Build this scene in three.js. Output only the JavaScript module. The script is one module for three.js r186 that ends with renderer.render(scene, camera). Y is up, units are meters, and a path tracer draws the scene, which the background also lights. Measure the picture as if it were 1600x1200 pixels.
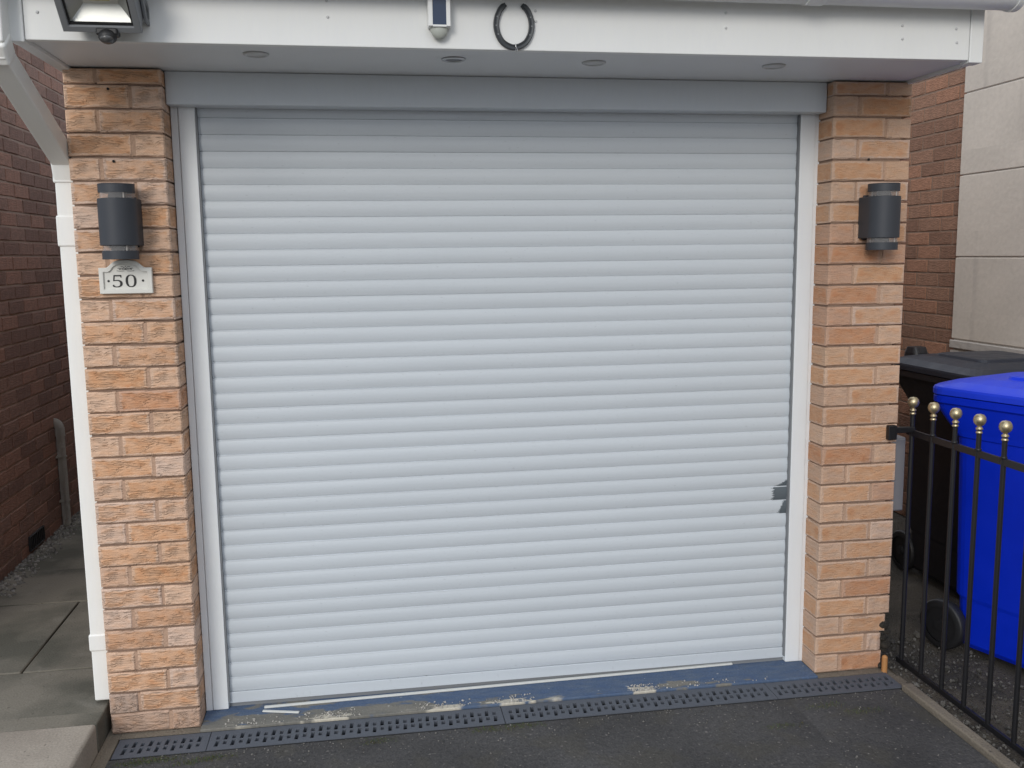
import * as THREE from 'three';
import { RoundedBoxGeometry } from 'three/addons/geometries/RoundedBoxGeometry.js';
import { mergeGeometries } from 'three/addons/utils/BufferGeometryUtils.js';
import { ImprovedNoise } from 'three/addons/math/ImprovedNoise.js';
import { FontLoader } from 'three/addons/loaders/FontLoader.js';
import { TextGeometry } from 'three/addons/geometries/TextGeometry.js';

// ------------------------------------------------------------------ camera, sky, sun, exposure
const W = 1024, H = 768;
const scene = new THREE.Scene();
const camera = new THREE.PerspectiveCamera(44.65, W / H, 0.05, 400);
camera.position.set(0.905, 1.628, 3.213);
camera.rotation.set(-0.1379, -0.1568, -0.0123, 'YXZ');

const renderer = new THREE.WebGLRenderer({ antialias: true });
renderer.setSize(W, H);
renderer.toneMapping = THREE.LinearToneMapping;
renderer.toneMappingExposure = 1.31;
renderer.shadowMap.enabled = true;

{ // overcast sky: brighter overhead than at the horizon
  const w = 128, h = 64, d = new Float32Array(w * h * 4);
  for (let j = 0; j < h; j++) for (let i = 0; i < w; i++) {
    const e = ((j + 0.5) / h - 0.5) * Math.PI, s = Math.max(0, Math.sin(e));
    const L = e > 0 ? 0.72 + 0.38 * s : 0.5;
    const k = (j * w + i) * 4;
    d[k] = L * 0.92; d[k + 1] = L * 0.985; d[k + 2] = L * 1.09; d[k + 3] = 1;
  }
  const t = new THREE.DataTexture(d, w, h, THREE.RGBAFormat, THREE.FloatType);
  t.mapping = THREE.EquirectangularReflectionMapping;
  t.magFilter = t.minFilter = THREE.LinearFilter; t.needsUpdate = true;
  scene.background = t; scene.environment = t;
}
const sun = new THREE.DirectionalLight(0xfff9f0, 1.0);
sun.position.set(-2.6, 3.9, 7.4); sun.target.position.set(1.2, 0.8, 0);
sun.castShadow = true; sun.shadow.radius = 40; sun.shadow.mapSize.set(2048, 2048);
Object.assign(sun.shadow.camera, { left: -6, right: 6, top: 6, bottom: -6, near: 0.5, far: 30 });
scene.add(sun, sun.target);

// ------------------------------------------------------------------ helpers
let seed = 12345;
const rnd = () => { seed = (seed + 0x6D2B79F5) | 0; let t = Math.imul(seed ^ (seed >>> 15), 1 | seed); t = (t + Math.imul(t ^ (t >>> 7), 61 | t)) ^ t; return ((t ^ (t >>> 14)) >>> 0) / 4294967296; };
const rr = (a, b) => a + (b - a) * rnd();
const noise = new ImprovedNoise();
const n3 = (x, y, z = 0) => noise.noise(x, y, z);
const fbm = (x, y, z = 0, o = 4) => { let s = 0, a = 0.5; for (let i = 0; i < o; i++) { s += a * n3(x, y, z + i * 7.3); x *= 2.03; y *= 2.03; a *= 0.5; } return s; };
const clamp = (v, a = 0, b = 1) => Math.min(b, Math.max(a, v));
const sm = (a, b, x) => { const t = clamp((x - a) / (b - a)); return t * t * (3 - 2 * t); };
const mix = (a, b, t) => a + (b - a) * t;
const mix3 = (a, b, t) => [mix(a[0], b[0], t), mix(a[1], b[1], t), mix(a[2], b[2], t)];
const toS = (v) => { v = clamp(v); return 255 * (v <= 0.0031308 ? 12.92 * v : 1.055 * Math.pow(v, 1 / 2.4) - 0.055); };
// f(u, v) -> [r, g, b] linear, height 0..1, roughness; returns colour, bump and roughness textures
function makeTex(w, h, f, { rough = false, bump = true, wrap = true } = {}) {
  const c = new Uint8Array(w * h * 4), b = bump ? new Uint8Array(w * h * 4) : null, r = rough ? new Uint8Array(w * h * 4) : null;
  for (let j = 0; j < h; j++) for (let i = 0; i < w; i++) {
    const o = f((i + 0.5) / w, (j + 0.5) / h, i, j), k = (j * w + i) * 4;
    c[k] = toS(o[0][0]); c[k + 1] = toS(o[0][1]); c[k + 2] = toS(o[0][2]); c[k + 3] = 255;
    if (b) { b[k] = b[k + 1] = b[k + 2] = 255 * clamp(o[1]); b[k + 3] = 255; }
    if (r) { r[k] = r[k + 1] = r[k + 2] = 255 * clamp(o[2]); r[k + 3] = 255; }
  }
  const mk = (d, s) => {
    if (!d) return null;
    const t = new THREE.DataTexture(d, w, h, THREE.RGBAFormat);
    if (s) t.colorSpace = THREE.SRGBColorSpace;
    t.magFilter = THREE.LinearFilter; t.minFilter = THREE.LinearMipmapLinearFilter; t.generateMipmaps = true;
    if (wrap) t.wrapS = t.wrapT = THREE.RepeatWrapping;
    t.needsUpdate = true; return t;
  };
  return { map: mk(c, true), bumpMap: mk(b), roughnessMap: mk(r) };
}
// a pattern that repeats without a seam: blends four shifted copies
const std = (p) => new THREE.MeshStandardMaterial(p);
const lin = (r, g, b) => new THREE.Color().setRGB(r, g, b);
function texMat(tex, p, repeat) {
  const m = std(p);
  for (const k of ['map', 'bumpMap', 'roughnessMap']) if (tex[k]) {
    m[k] = repeat ? tex[k].clone() : tex[k];
    if (repeat) { m[k].repeat.set(repeat[0], repeat[1]); m[k].needsUpdate = true; }
  }
  return m;
}
// uv in metres, by the axis each face looks along
function metreUV(g) {
  if (g.index) g = g.toNonIndexed();
  const p = g.attributes.position, n = g.attributes.normal, uv = new Float32Array(p.count * 2);
  for (let i = 0; i < p.count; i += 3) {
    let ax = 0, ay = 0, az = 0;
    for (let k = 0; k < 3; k++) { ax += Math.abs(n.getX(i + k)); ay += Math.abs(n.getY(i + k)); az += Math.abs(n.getZ(i + k)); }
    for (let k = 0; k < 3; k++) {
      const x = p.getX(i + k), y = p.getY(i + k), z = p.getZ(i + k);
      const [u, v] = ay >= ax && ay >= az ? [x, -z] : ax >= az ? [z, y] : [x, y];
      uv[(i + k) * 2] = u; uv[(i + k) * 2 + 1] = v;
    }
  }
  g.setAttribute('uv', new THREE.BufferAttribute(uv, 2));
  return g;
}
const used = {};
function numbered(n) { const k = used[n] = (used[n] ?? -1) + 1; return k ? n + '_' + String(k).padStart(3, '0') : n; }
function thing(name, label, category, pos = [0, 0, 0], group) {
  const o = new THREE.Group(); o.name = numbered(name); o.position.set(...pos);
  o.userData = { label, category }; if (group) o.userData.group = group;
  scene.add(o); return o;
}
function obj(name, geos, mat, parent = scene, label) {
  let g = Array.isArray(geos) ? (geos.length > 1 ? mergeGeometries(geos.map((x) => { const y = x.index ? x.toNonIndexed() : x; for (const k of Object.keys(y.attributes)) if (!['position', 'normal', 'uv'].includes(k)) y.deleteAttribute(k); return y; })) : geos[0]) : geos;
  const m = new THREE.Mesh(g, mat); m.name = parent === scene ? numbered(name) : name;
  m.castShadow = m.receiveShadow = true;
  if (label) m.userData.label = label;
  parent.add(m); return m;
}
function struct(name, geos, mat) { const m = obj(name, geos, mat); m.userData.kind = 'structure'; return m; }
// box between two corners, edges rounded by r
function box(x0, x1, y0, y1, z0, z1, r = 0, seg = 2) {
  const w = x1 - x0, h = y1 - y0, d = z1 - z0;
  const g = r ? new RoundedBoxGeometry(w, h, d, seg, Math.min(r, w / 2.01, h / 2.01, d / 2.01)) : new THREE.BoxGeometry(w, h, d);
  g.translate((x0 + x1) / 2, (y0 + y1) / 2, (z0 + z1) / 2);
  return metreUV(g);
}
const cyl = (r0, r1, h, n = 24, open = false) => new THREE.CylinderGeometry(r0, r1, h, n, 1, open);
const X = (g, fn) => { fn(g); return g; };

// ------------------------------------------------------------------ materials
const ridge = (x, y, z) => { const q = 1 - Math.min(1, Math.abs(fbm(x, y, z, 3)) * 5); return q * q; };
// rustic buff brick: wavy creases pressed into the face, an orange centre and paler sandy edges
function buffBrick(len, s, hot, rus = 1) {
  return makeTex(Math.round(len * 1500), 112, (u, v) => {
    const x = u * len, y = v * 0.068;
    const ex = Math.min(x, len - x), ey = Math.min(y, 0.068 - y), wob = 0.006 * n3(x * 60, y * 60, s);
    const inC = sm(0.006, 0.013, Math.min(ex * 0.9, ey * 1.25) + wob);
    const cr = ridge(x * 22 + 0.6 * n3(x * 30, y * 60, s + 3), y * 105, s + 9) * sm(-0.25, 0.2, n3(x * 18, y * 30, s + 5) + 0.05) * rus;
    const cr2 = ridge(x * 60, y * 190, s + 29) * 0.35;
    const rip = rus * fbm(x * 34 + 1.2 * n3(x * 25, y * 60, s + 6), y * 150, s + 40, 3), g = fbm(x * 250, y * 250, s, 3), blot = fbm(x * 22, y * 45, s + 2, 3);
    let c = mix3([0.62, 0.43, 0.315], [0.61, 0.355, 0.21], inC * clamp(hot + blot * 0.8));
    c = mix3(c, [0.52, 0.25, 0.125], clamp(inC * hot * sm(0.0, 0.4, blot + 0.2 * g) * 0.7));
    const k = (1 + g * 0.2 + blot * 0.1) * (1 - 0.16 * cr - 0.05 * cr2) * (1 + 0.3 * rip);
    return [[c[0] * k, c[1] * k, c[2] * k], 0.7 - 0.5 * cr - 0.1 * cr2 + 0.2 * g + 0.3 * blot + 0.35 * rip];
  }, { wrap: false });
}
const tints = [[1, 1, 1], [1.06, 1.05, 1.03], [0.95, 0.92, 0.9], [1.0, 0.95, 0.88], [1.04, 1.09, 1.16], [0.93, 0.84, 0.8], [1.05, 1.03, 1.0]];
const vary = (tex, p, k = 1) => tints.map((t) => texMat(tex, { ...p, color: lin(t[0] * k, t[1] * k, t[2] * k) }));
const buffLong = [0, 1, 2, 3].map((i) => buffBrick(0.2, 11 + i * 17, 0.8 + 0.12 * (i % 2))).map((t) => vary(t, { roughness: 0.95, bumpScale: 0.006 }));
const buffShort = [0, 1, 2].map((i) => buffBrick(0.095, 91 + i * 13, 0.12 + 0.12 * i)).map((t) => vary(t, { roughness: 0.95, bumpScale: 0.006 }));
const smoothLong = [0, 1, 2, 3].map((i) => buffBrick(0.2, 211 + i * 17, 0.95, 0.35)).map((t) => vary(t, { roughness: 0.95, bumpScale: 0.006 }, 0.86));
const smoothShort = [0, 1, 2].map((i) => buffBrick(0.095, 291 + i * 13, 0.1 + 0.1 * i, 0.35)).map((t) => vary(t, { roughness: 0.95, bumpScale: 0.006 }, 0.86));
const worn = [[0.72, 0.76, 0.82], [0.8, 0.8, 0.82]].map((t) => texMat({ ...buffBrick(0.2, 151, 0.2) }, { roughness: 0.95, bumpScale: 0.006, color: lin(...t) }));
function brownBrick(s, a, b) {
  const t = makeTex(160, 56, (u, v) => {
    const x = u * 0.215, y = v * 0.067, g = fbm(x * 200, y * 200, s, 3), bl = fbm(x * 24, y * 50, s + 3, 3);
    const cr = ridge(x * 25, y * 110, s + 9) * 0.7;
    const c = mix3(a, b, clamp(0.5 + bl * 1.5)), k = (1 + 0.3 * g) * (1 - 0.35 * cr);
    return [[c[0] * k, c[1] * k, c[2] * k], 0.6 - 0.5 * cr + 0.3 * g];
  }, { wrap: false });
  return [[1, 1, 1], [0.8, 0.78, 0.78], [1.18, 1.1, 1.05]].map((q) => texMat(t, { roughness: 0.95, bumpScale: 0.005, color: lin(...q) }));
}
const brownL = [3, 8].map((s) => brownBrick(s, [0.19, 0.118, 0.092], [0.25, 0.147, 0.115]));
const brownR = [23, 28].map((s) => brownBrick(s, [0.25, 0.138, 0.088], [0.31, 0.168, 0.108]));
const mortarTex = makeTex(256, 256, (u, v) => { const g = fbm(u * 60, v * 60, 2, 3), c = 1 + g * 0.35; return [[c * 0.5, c * 0.5, c * 0.5], 0.5 + g * 0.5]; });
const mortar = (r, g, b) => texMat(mortarTex, { color: lin(r * 2, g * 2, b * 2), roughness: 1, bumpScale: 0.002 }, [2.5, 2.5]);
const mBuffMortar = mortar(0.44, 0.29, 0.205), mBuffBed = mortar(0.25, 0.17, 0.125), mBrownMortar = mortar(0.26, 0.2, 0.165), mTanMortar = mortar(0.22, 0.15, 0.11);

const upvcTex = makeTex(512, 512, (u, v) => {
  const g = fbm(u * 9, v * 4, 3, 4), f = fbm(u * 90, v * 14, 6, 3), k = 1 + 0.035 * g + 0.02 * f;
  return [[k * 0.95, k * 0.95, k * 0.945], 0.5 + 0.3 * g, 0.42 + 0.2 * g + 0.12 * f];
}, { rough: true });
const upvc = (c, rough = 1) => texMat(upvcTex, { color: lin(...c), roughness: rough, bumpScale: 0.0004 }, [0.9, 0.9]);
const mFascia = upvc([0.8, 0.81, 0.8]), mSoffit = upvc([0.74, 0.76, 0.77]), mPipe = upvc([0.86, 0.86, 0.83]), mGutter = upvc([0.72, 0.73, 0.73]);
const mBox = upvc([0.7, 0.75, 0.8]), mGuide = upvc([0.79, 0.82, 0.84]), mGuideTrim = upvc([0.81, 0.83, 0.85]);
const slatTex = makeTex(1024, 128, (u, v) => {
  const g = fbm(u * 5, v * 3, 13, 4), st = fbm(u * 14, v * 60, 16, 3), sp = Math.pow(clamp(fbm(u * 160, v * 40, 19, 2) + 0.5), 13);
  const k = 1 + 0.03 * g + 0.025 * st - 0.4 * sp;
  return [[0.93 * k, 0.945 * k, 0.955 * k], 0.5 + 0.4 * st, 0.42 + 0.2 * g];
}, { rough: true });
const mSlats = [0, 1, 2, 3, 4, 5, 6].map((i) => {
  const m = texMat(slatTex, { color: lin(...[0.6, 0.635, 0.667].map((q) => q * (1 + 0.018 * Math.sin(i * 4.7)))), roughness: 1, bumpScale: 0.0003 }, [0.42, 1]);
  for (const k of ['map', 'bumpMap', 'roughnessMap']) m[k].offset.set(i * 0.27, i * 0.31);
  return m;
});
const mSmear = std({ color: lin(0.1, 0.12, 0.135), roughness: 0.8, side: THREE.DoubleSide });
const mSeal = std({ color: lin(0.62, 0.63, 0.6), roughness: 0.8 });

const mBlackIron = std({ color: lin(0.012, 0.012, 0.014), roughness: 0.42, metalness: 0.2 });
const mBrass = std({ color: lin(0.5, 0.42, 0.27), roughness: 0.38, metalness: 0.9 });
const mLamp = texMat(makeTex(128, 128, (u, v) => { const g = fbm(u * 40, v * 40, 4, 2); return [[0.5, 0.5, 0.5], 0.5 + g * 0.6]; }), { color: lin(0.085, 0.095, 0.115), roughness: 0.55, metalness: 0.15, bumpScale: 0.0003 });
const mGlass = new THREE.MeshPhysicalMaterial({ color: 0xffffff, transmission: 1, thickness: 0, roughness: 0.06, ior: 1.45 });
const mLampGlass = new THREE.MeshPhysicalMaterial({ color: lin(0.85, 0.82, 0.8), transmission: 0.86, thickness: 0, roughness: 0.15, ior: 1.45 });
const mBulb = std({ color: lin(0.6, 0.6, 0.58), roughness: 0.35, metalness: 0.5 });
const mBlack = std({ color: lin(0.014, 0.014, 0.015), roughness: 0.5 });
const mChrome = std({ color: lin(0.75, 0.76, 0.76), roughness: 0.22, metalness: 1 });
const mSteel = std({ color: lin(0.5, 0.51, 0.52), roughness: 0.4, metalness: 0.8 });
const mCap = std({ color: lin(0.55, 0.56, 0.56), roughness: 0.5 });
const mGreyPlastic = std({ color: lin(0.2, 0.21, 0.22), roughness: 0.65 });
const mInk = std({ color: lin(0.012, 0.012, 0.012), roughness: 0.6 });
const mOrange = std({ color: lin(0.42, 0.2, 0.07), roughness: 0.7 });
const mWasteP = texMat(mortarTex, { color: lin(1.9, 1.8, 1.6), roughness: 0.6 }, [2, 2]);

const tarTex = makeTex(1024, 1024, (u, v) => {
  const w = 2.4, x = u * w, y = v * w;
  const g1 = fbm(x * 160, y * 160, 1, 2), g2 = fbm(x * 60, y * 60, 4, 3), b = fbm(x * 2.2, y * 2.2, 8, 4), m = fbm(x * 6, y * 6, 15, 4);
  let c = [0.054 + g1 * 0.05 + g2 * 0.03, 0.0525 + g1 * 0.048 + g2 * 0.028, 0.0525 + g1 * 0.046 + g2 * 0.026];
  c = c.map((q) => q * (1 + 0.95 * b));
  c = mix3(c, [0.075, 0.066, 0.04], clamp(sm(0.02, 0.3, m) * 0.22));
  const chip = sm(0.28, 0.36, fbm(x * 75, y * 75, 31, 2));
  c = mix3(c, [0.26, 0.24, 0.22], chip * 0.55);
  return [c.map((q) => clamp(q, 0.012, 1)), 0.5 + g1 * 0.5 + g2 * 0.5];
});
const mTar = texMat(tarTex, { roughness: 0.95, bumpScale: 0.006 }, [1 / 2.4, 1 / 2.4]);
function concreteTex(s, base, dark, lite) {
  return makeTex(768, 768, (u, v) => {
    const w = 1.6, x = u * w, y = v * w, g1 = fbm(x * 150, y * 150, s, 3), b = fbm(x * 2.5, y * 2.5, s + 4, 5), m = fbm(x * 9, y * 9, s + 7, 4);
    let c = mix3(base, dark, clamp(0.38 + b * 2.8)); c = mix3(c, lite, clamp(sm(0.1, 0.5, m) * 0.5));
    const pit = sm(0.3, 0.4, fbm(x * 60, y * 60, s + 21, 2));
    const k = (1 + g1 * 0.4) * (1 - 0.35 * pit);
    return [[c[0] * k, c[1] * k, c[2] * k], 0.55 + g1 * 0.4 + m * 0.4 - 0.4 * pit];
  });
}
const pathTex = concreteTex(41, [0.165, 0.15, 0.12], [0.08, 0.077, 0.06], [0.2, 0.185, 0.155]);
const newTex = concreteTex(61, [0.3, 0.265, 0.22], [0.23, 0.2, 0.165], [0.37, 0.33, 0.28]);
const soilTex = concreteTex(81, [0.075, 0.064, 0.05], [0.035, 0.031, 0.025], [0.13, 0.115, 0.09]);
const mPath = texMat(pathTex, { roughness: 0.95, bumpScale: 0.003 }, [1 / 1.6, 1 / 1.6]);
const mNewPath = texMat(newTex, { roughness: 0.95, bumpScale: 0.0035 }, [1 / 1.6, 1 / 1.6]);
const mSoil = texMat(soilTex, { roughness: 1, bumpScale: 0.015 }, [1 / 1.6, 1 / 1.6]);
const mKerb = texMat(newTex, { roughness: 0.95, bumpScale: 0.008, color: lin(0.62, 0.6, 0.56) }, [1 / 1.6, 1 / 1.6]);
const mGround = texMat(pathTex, { roughness: 1, color: lin(1.3, 1.3, 1.3) }, [0.3, 0.3]);
const renderTex = makeTex(1024, 512, (u, v) => {
  const x = u * 4.5, y = v * 0.43, g = fbm(x * 40, y * 40, 5, 4), b = fbm(x * 1.8, y * 2.2, 9, 4), st = fbm(x * 9, y * 0.8, 14, 4);
  let c = mix3([0.57, 0.51, 0.44], [0.49, 0.44, 0.38], clamp(0.4 + b * 1.5));
  c = mix3(c, [0.38, 0.34, 0.3], sm(0.12, 0.42, st) * 0.5);
  const k = 1 + g * 0.12;
  return [[c[0] * k, c[1] * k, c[2] * k], 0.5 + g * 0.5 + b * 0.3];
});
const mRender = [0, 1, 2].map((i) => { const m = texMat(renderTex, { roughness: 0.95, bumpScale: 0.0015 }, [1 / 4.5, 1 / 0.43]); for (const k of ['map', 'bumpMap']) m[k].offset.set(i * 0.37, 0); return m; });
const mPlinth = texMat(renderTex, { roughness: 0.95, bumpScale: 0.004, color: lin(0.72, 0.74, 0.78) }, [1 / 4.5, 1 / 0.43]);
const sillTex = makeTex(2048, 160, (u, v) => { // door threshold: bare concrete with worn blue floor paint
  const x = u * 2.3, y = v * 0.15, g = fbm(x * 120, y * 120, 3, 3), b = fbm(x * 5, y * 12, 6, 5), w = fbm(x * 14, y * 40, 12, 4);
  let c = mix3([0.2, 0.19, 0.165], [0.125, 0.125, 0.115], clamp(0.5 + b * 1.6));
  const bluey = sm(-0.05, 0.12, mix(-0.1, 0.3, sm(0.1, 0.72, u)) + b * 1.25 + w * 0.35 + 0.36 * sm(0.3, 0.75, v) - 0.1 * (1 - v));
  c = mix3(c, mix3([0.055, 0.1, 0.195], [0.09, 0.13, 0.2], clamp(0.4 + w * 1.5)), bluey * 0.92);
  let crust = 0;
  for (const [cx, cw, a] of [[0.43, 0.12, 1], [0.84, 0.12, 0.75], [1.09, 0.1, 0.8], [1.595, 0.07, 1.1], [1.26, 0.05, 0.55], [0.13, 0.09, 0.45], [0.27, 0.06, 0.4], [1.73, 0.04, 0.3]])
    crust = Math.max(crust, a * sm(1.15, 0.15, Math.abs(x - cx) / cw + w * 1.6) * sm(0.062, 0.018, y + w * 0.06 + 0.008));
  crust = sm(0.25, 0.6, crust + w * 0.35 - 0.05);
  c = mix3(c, [0.55, 0.51, 0.42], crust * 0.9);
  const fleck = sm(0.36, 0.42, fbm(x * 45, y * 60, 44, 2));
  c = mix3(c, [0.5, 0.5, 0.46], fleck * 0.6);
  const k = 1 + g * 0.3;
  return [[c[0] * k, c[1] * k, c[2] * k], 0.4 + g * 0.3 + crust * 0.4 + w * 0.3];
}, { wrap: false });
const binTex = makeTex(256, 256, (u, v) => { const g = fbm(u * 120, v * 120, 7, 2), b = fbm(u * 5, v * 5, 3, 4), k = 1 + 0.1 * b; return [[k * 0.9, k * 0.9, k * 0.9], 0.5 + g * 0.5, 0.48 + 0.25 * b]; }, { rough: true });
const mBlueBin = new THREE.MeshPhysicalMaterial({ color: lin(0.001, 0.027, 0.62), roughness: 1, bumpScale: 0.0006, specularIntensity: 0.45 });
for (const k of ['map', 'bumpMap', 'roughnessMap']) { mBlueBin[k] = binTex[k].clone(); mBlueBin[k].repeat.set(2, 2); mBlueBin[k].needsUpdate = true; }
const mBlueLid = texMat(binTex, { color: lin(0.006, 0.045, 0.75), roughness: 1, bumpScale: 0.0006 }, [2, 2]);
const mBlackBin = texMat(binTex, { color: lin(0.012, 0.012, 0.015), roughness: 1, bumpScale: 0.0006 }, [2, 2]);
const mBlackLid = texMat(binTex, { color: lin(0.02, 0.024, 0.036), roughness: 1.1, bumpScale: 0.0006 }, [2, 2]);
const mGrate = texMat(mortarTex, { color: lin(0.17, 0.19, 0.23), roughness: 0.7, bumpScale: 0.001 }, [3, 3]);
const mChannel = std({ color: lin(0.01, 0.01, 0.011), roughness: 0.9 });
const mStone = std({ color: lin(0.3, 0.28, 0.25), roughness: 1 });

// ------------------------------------------------------------------ ground
struct('ground', box(-60, 60, -0.3, -0.15, -60, 60), mGround);
struct('driveway', box(0.03, 2.845, -0.148, -0.003, 0.168, 6), mTar);
struct('door_threshold', X(box(0.297, 2.588, -0.148, 0.006, -0.6, 0.028, 0.004), (g) => {
  const p = g.attributes.position, uv = g.attributes.uv; for (let i = 0; i < p.count; i++) uv.setXY(i, (p.getX(i) - 0.295) / 2.3, (0.03 - p.getZ(i)) / 0.15);
}), texMat(sillTex, { roughness: 0.9, bumpScale: 0.006 }));
struct('drain_surround', [box(-0.018, 0.03, -0.148, -0.002, -0.06, 6, 0.004), box(2.867, 2.91, -0.148, -0.006, -0.05, 0.1655, 0.004), box(0.0305, 0.2965, -0.148, -0.001, -0.1, 0.0292), box(2.5885, 2.8665, -0.148, -0.001, -0.1, 0.0292)], mKerb);
struct('kerb', X(new RoundedBoxGeometry(0.05, 0.17, 1, 2, 0.008), (g) => {}), mKerb);
{ // edging strip as short lengths, each a little out of line
  const k = scene.children[scene.children.length - 1]; k.geometry = new THREE.BufferGeometry();
  const parts = [];
  for (let i = 0; i < 7; i++) parts.push(X(box(2.849, 2.892, -0.147, 0.016 + rr(-0.003, 0.003), 0.168 + i * 0.91, 0.168 + (i + 1) * 0.91 - 0.006, 0.007), (g) => g.translate(rr(-0.003, 0.003), 0, 0)));
  k.geometry = mergeGeometries(parts);
}
{ // uneven soil strip with rubble behind the kerb, and the side passage
  const g = new THREE.PlaneGeometry(1.3, 11, 60, 300); g.rotateX(-Math.PI / 2); g.translate(3.545, 0, 1);
  const p = g.attributes.position;
  for (let i = 0; i < p.count; i++) { const x = p.getX(i), z = p.getZ(i), s = sm(3.3, 2.95, x); p.setY(i, -0.004 + s * (0.018 * fbm(x * 9, z * 9, 3, 4) + 0.01 * n3(x * 40, z * 40, 1)) + 0.004 * fbm(x * 5, z * 5, 9)); }
  g.computeVertexNormals();
  struct('side_passage_ground', metreUV(g), mSoil);
}
{ // raised concrete path in the left passage: slabs with open joints
  const path = new THREE.Group(); path.name = numbered('concrete_path'); path.userData.kind = 'structure'; scene.add(path);
  const zs = [-5, -3.6, -2.45, -1.125, -0.378, 0.09], y = 0.09;
  for (let i = 0; i + 1 < zs.length; i++) {
    const xm = -0.42 + rr(-0.015, 0.015), a = zs[i] + 0.004, b = zs[i + 1] - 0.004, last = i === zs.length - 2;
    if (last || i === 2) obj('slab', box(-0.86, -0.02, -0.147, y + rr(-0.002, 0.002), a, b, 0.006), mPath, path);
    else { obj('slab', box(-0.86, xm - 0.003, -0.147, y + rr(-0.003, 0.003), a, b, 0.006), mPath, path); obj('slab', box(xm + 0.003, -0.02, -0.147, y + rr(-0.003, 0.003), a, b, 0.006), mPath, path); }
  }
  obj('slab', box(-1.6, -0.019, -0.147, y + 0.006, 0.094, 5, 0.012), mNewPath, path);
}

// ------------------------------------------------------------------ bricks
// one brick: front at +z, centred; uneven top and bottom edges, chamfered arris; back and bed faces hidden in the wall
function brickGeo(w, h, d, rough = 0.0016, c = 0.004) {
  const N = 4, pos = [], uv = [];
  const P = (x, y, z) => [x, y, z];
  const tri = (a, b, e) => { for (const q of [a, b, e]) { pos.push(...q); const side = q[2] < -c - 0.001 ? -q[2] : 0; uv.push(clamp((q[0] + w / 2 - (q[0] > 0 ? 1 : -1) * Math.min(side, w * 0.9)) / w, 0.01, 0.99), clamp((q[1] + h / 2) / h, 0.02, 0.98)); } };
  const quad = (a, b, e, f) => { tri(a, b, e); tri(a, e, f); };
  const top = [], bot = [], topO = [], botO = [];
  for (let i = 0; i <= N; i++) {
    const t = i / N, xi = -w / 2 + c + (w - 2 * c) * t, xo = -w / 2 + w * t;
    top.push(P(xi, h / 2 - c + rr(-rough, rough), rr(-rough, rough) * 0.7)); bot.push(P(xi, -h / 2 + c + rr(-rough, rough), rr(-rough, rough) * 0.7));
    topO.push(P(xo, h / 2 + rr(-rough, rough) * 0.6, -c)); botO.push(P(xo, -h / 2 + rr(-rough, rough) * 0.6, -c));
  }
  const back = (q) => P(q[0], q[1], -d);
  for (let i = 0; i < N; i++) {
    quad(bot[i], bot[i + 1], top[i + 1], top[i]);
    quad(top[i], top[i + 1], topO[i + 1], topO[i]);
    quad(botO[i], botO[i + 1], bot[i + 1], bot[i]);
  }
  quad(topO[0], topO[N], back(topO[N]), back(topO[0]));
  quad(back(botO[0]), back(botO[N]), botO[N], botO[0]);
  quad(botO[0], bot[0], top[0], topO[0]); quad(bot[N], botO[N], topO[N], top[N]);
  quad(back(botO[0]), botO[0], topO[0], back(topO[0])); quad(botO[N], back(botO[N]), back(topO[N]), topO[N]);
  const g = new THREE.BufferGeometry();
  g.setAttribute('position', new THREE.Float32BufferAttribute(pos, 3)); g.setAttribute('uv', new THREE.Float32BufferAttribute(uv, 2));
  g.computeVertexNormals(); return g;
}
const pick = (a) => a[Math.floor(rnd() * a.length)];
const HC = 0.075, BH = 0.0685;
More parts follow.
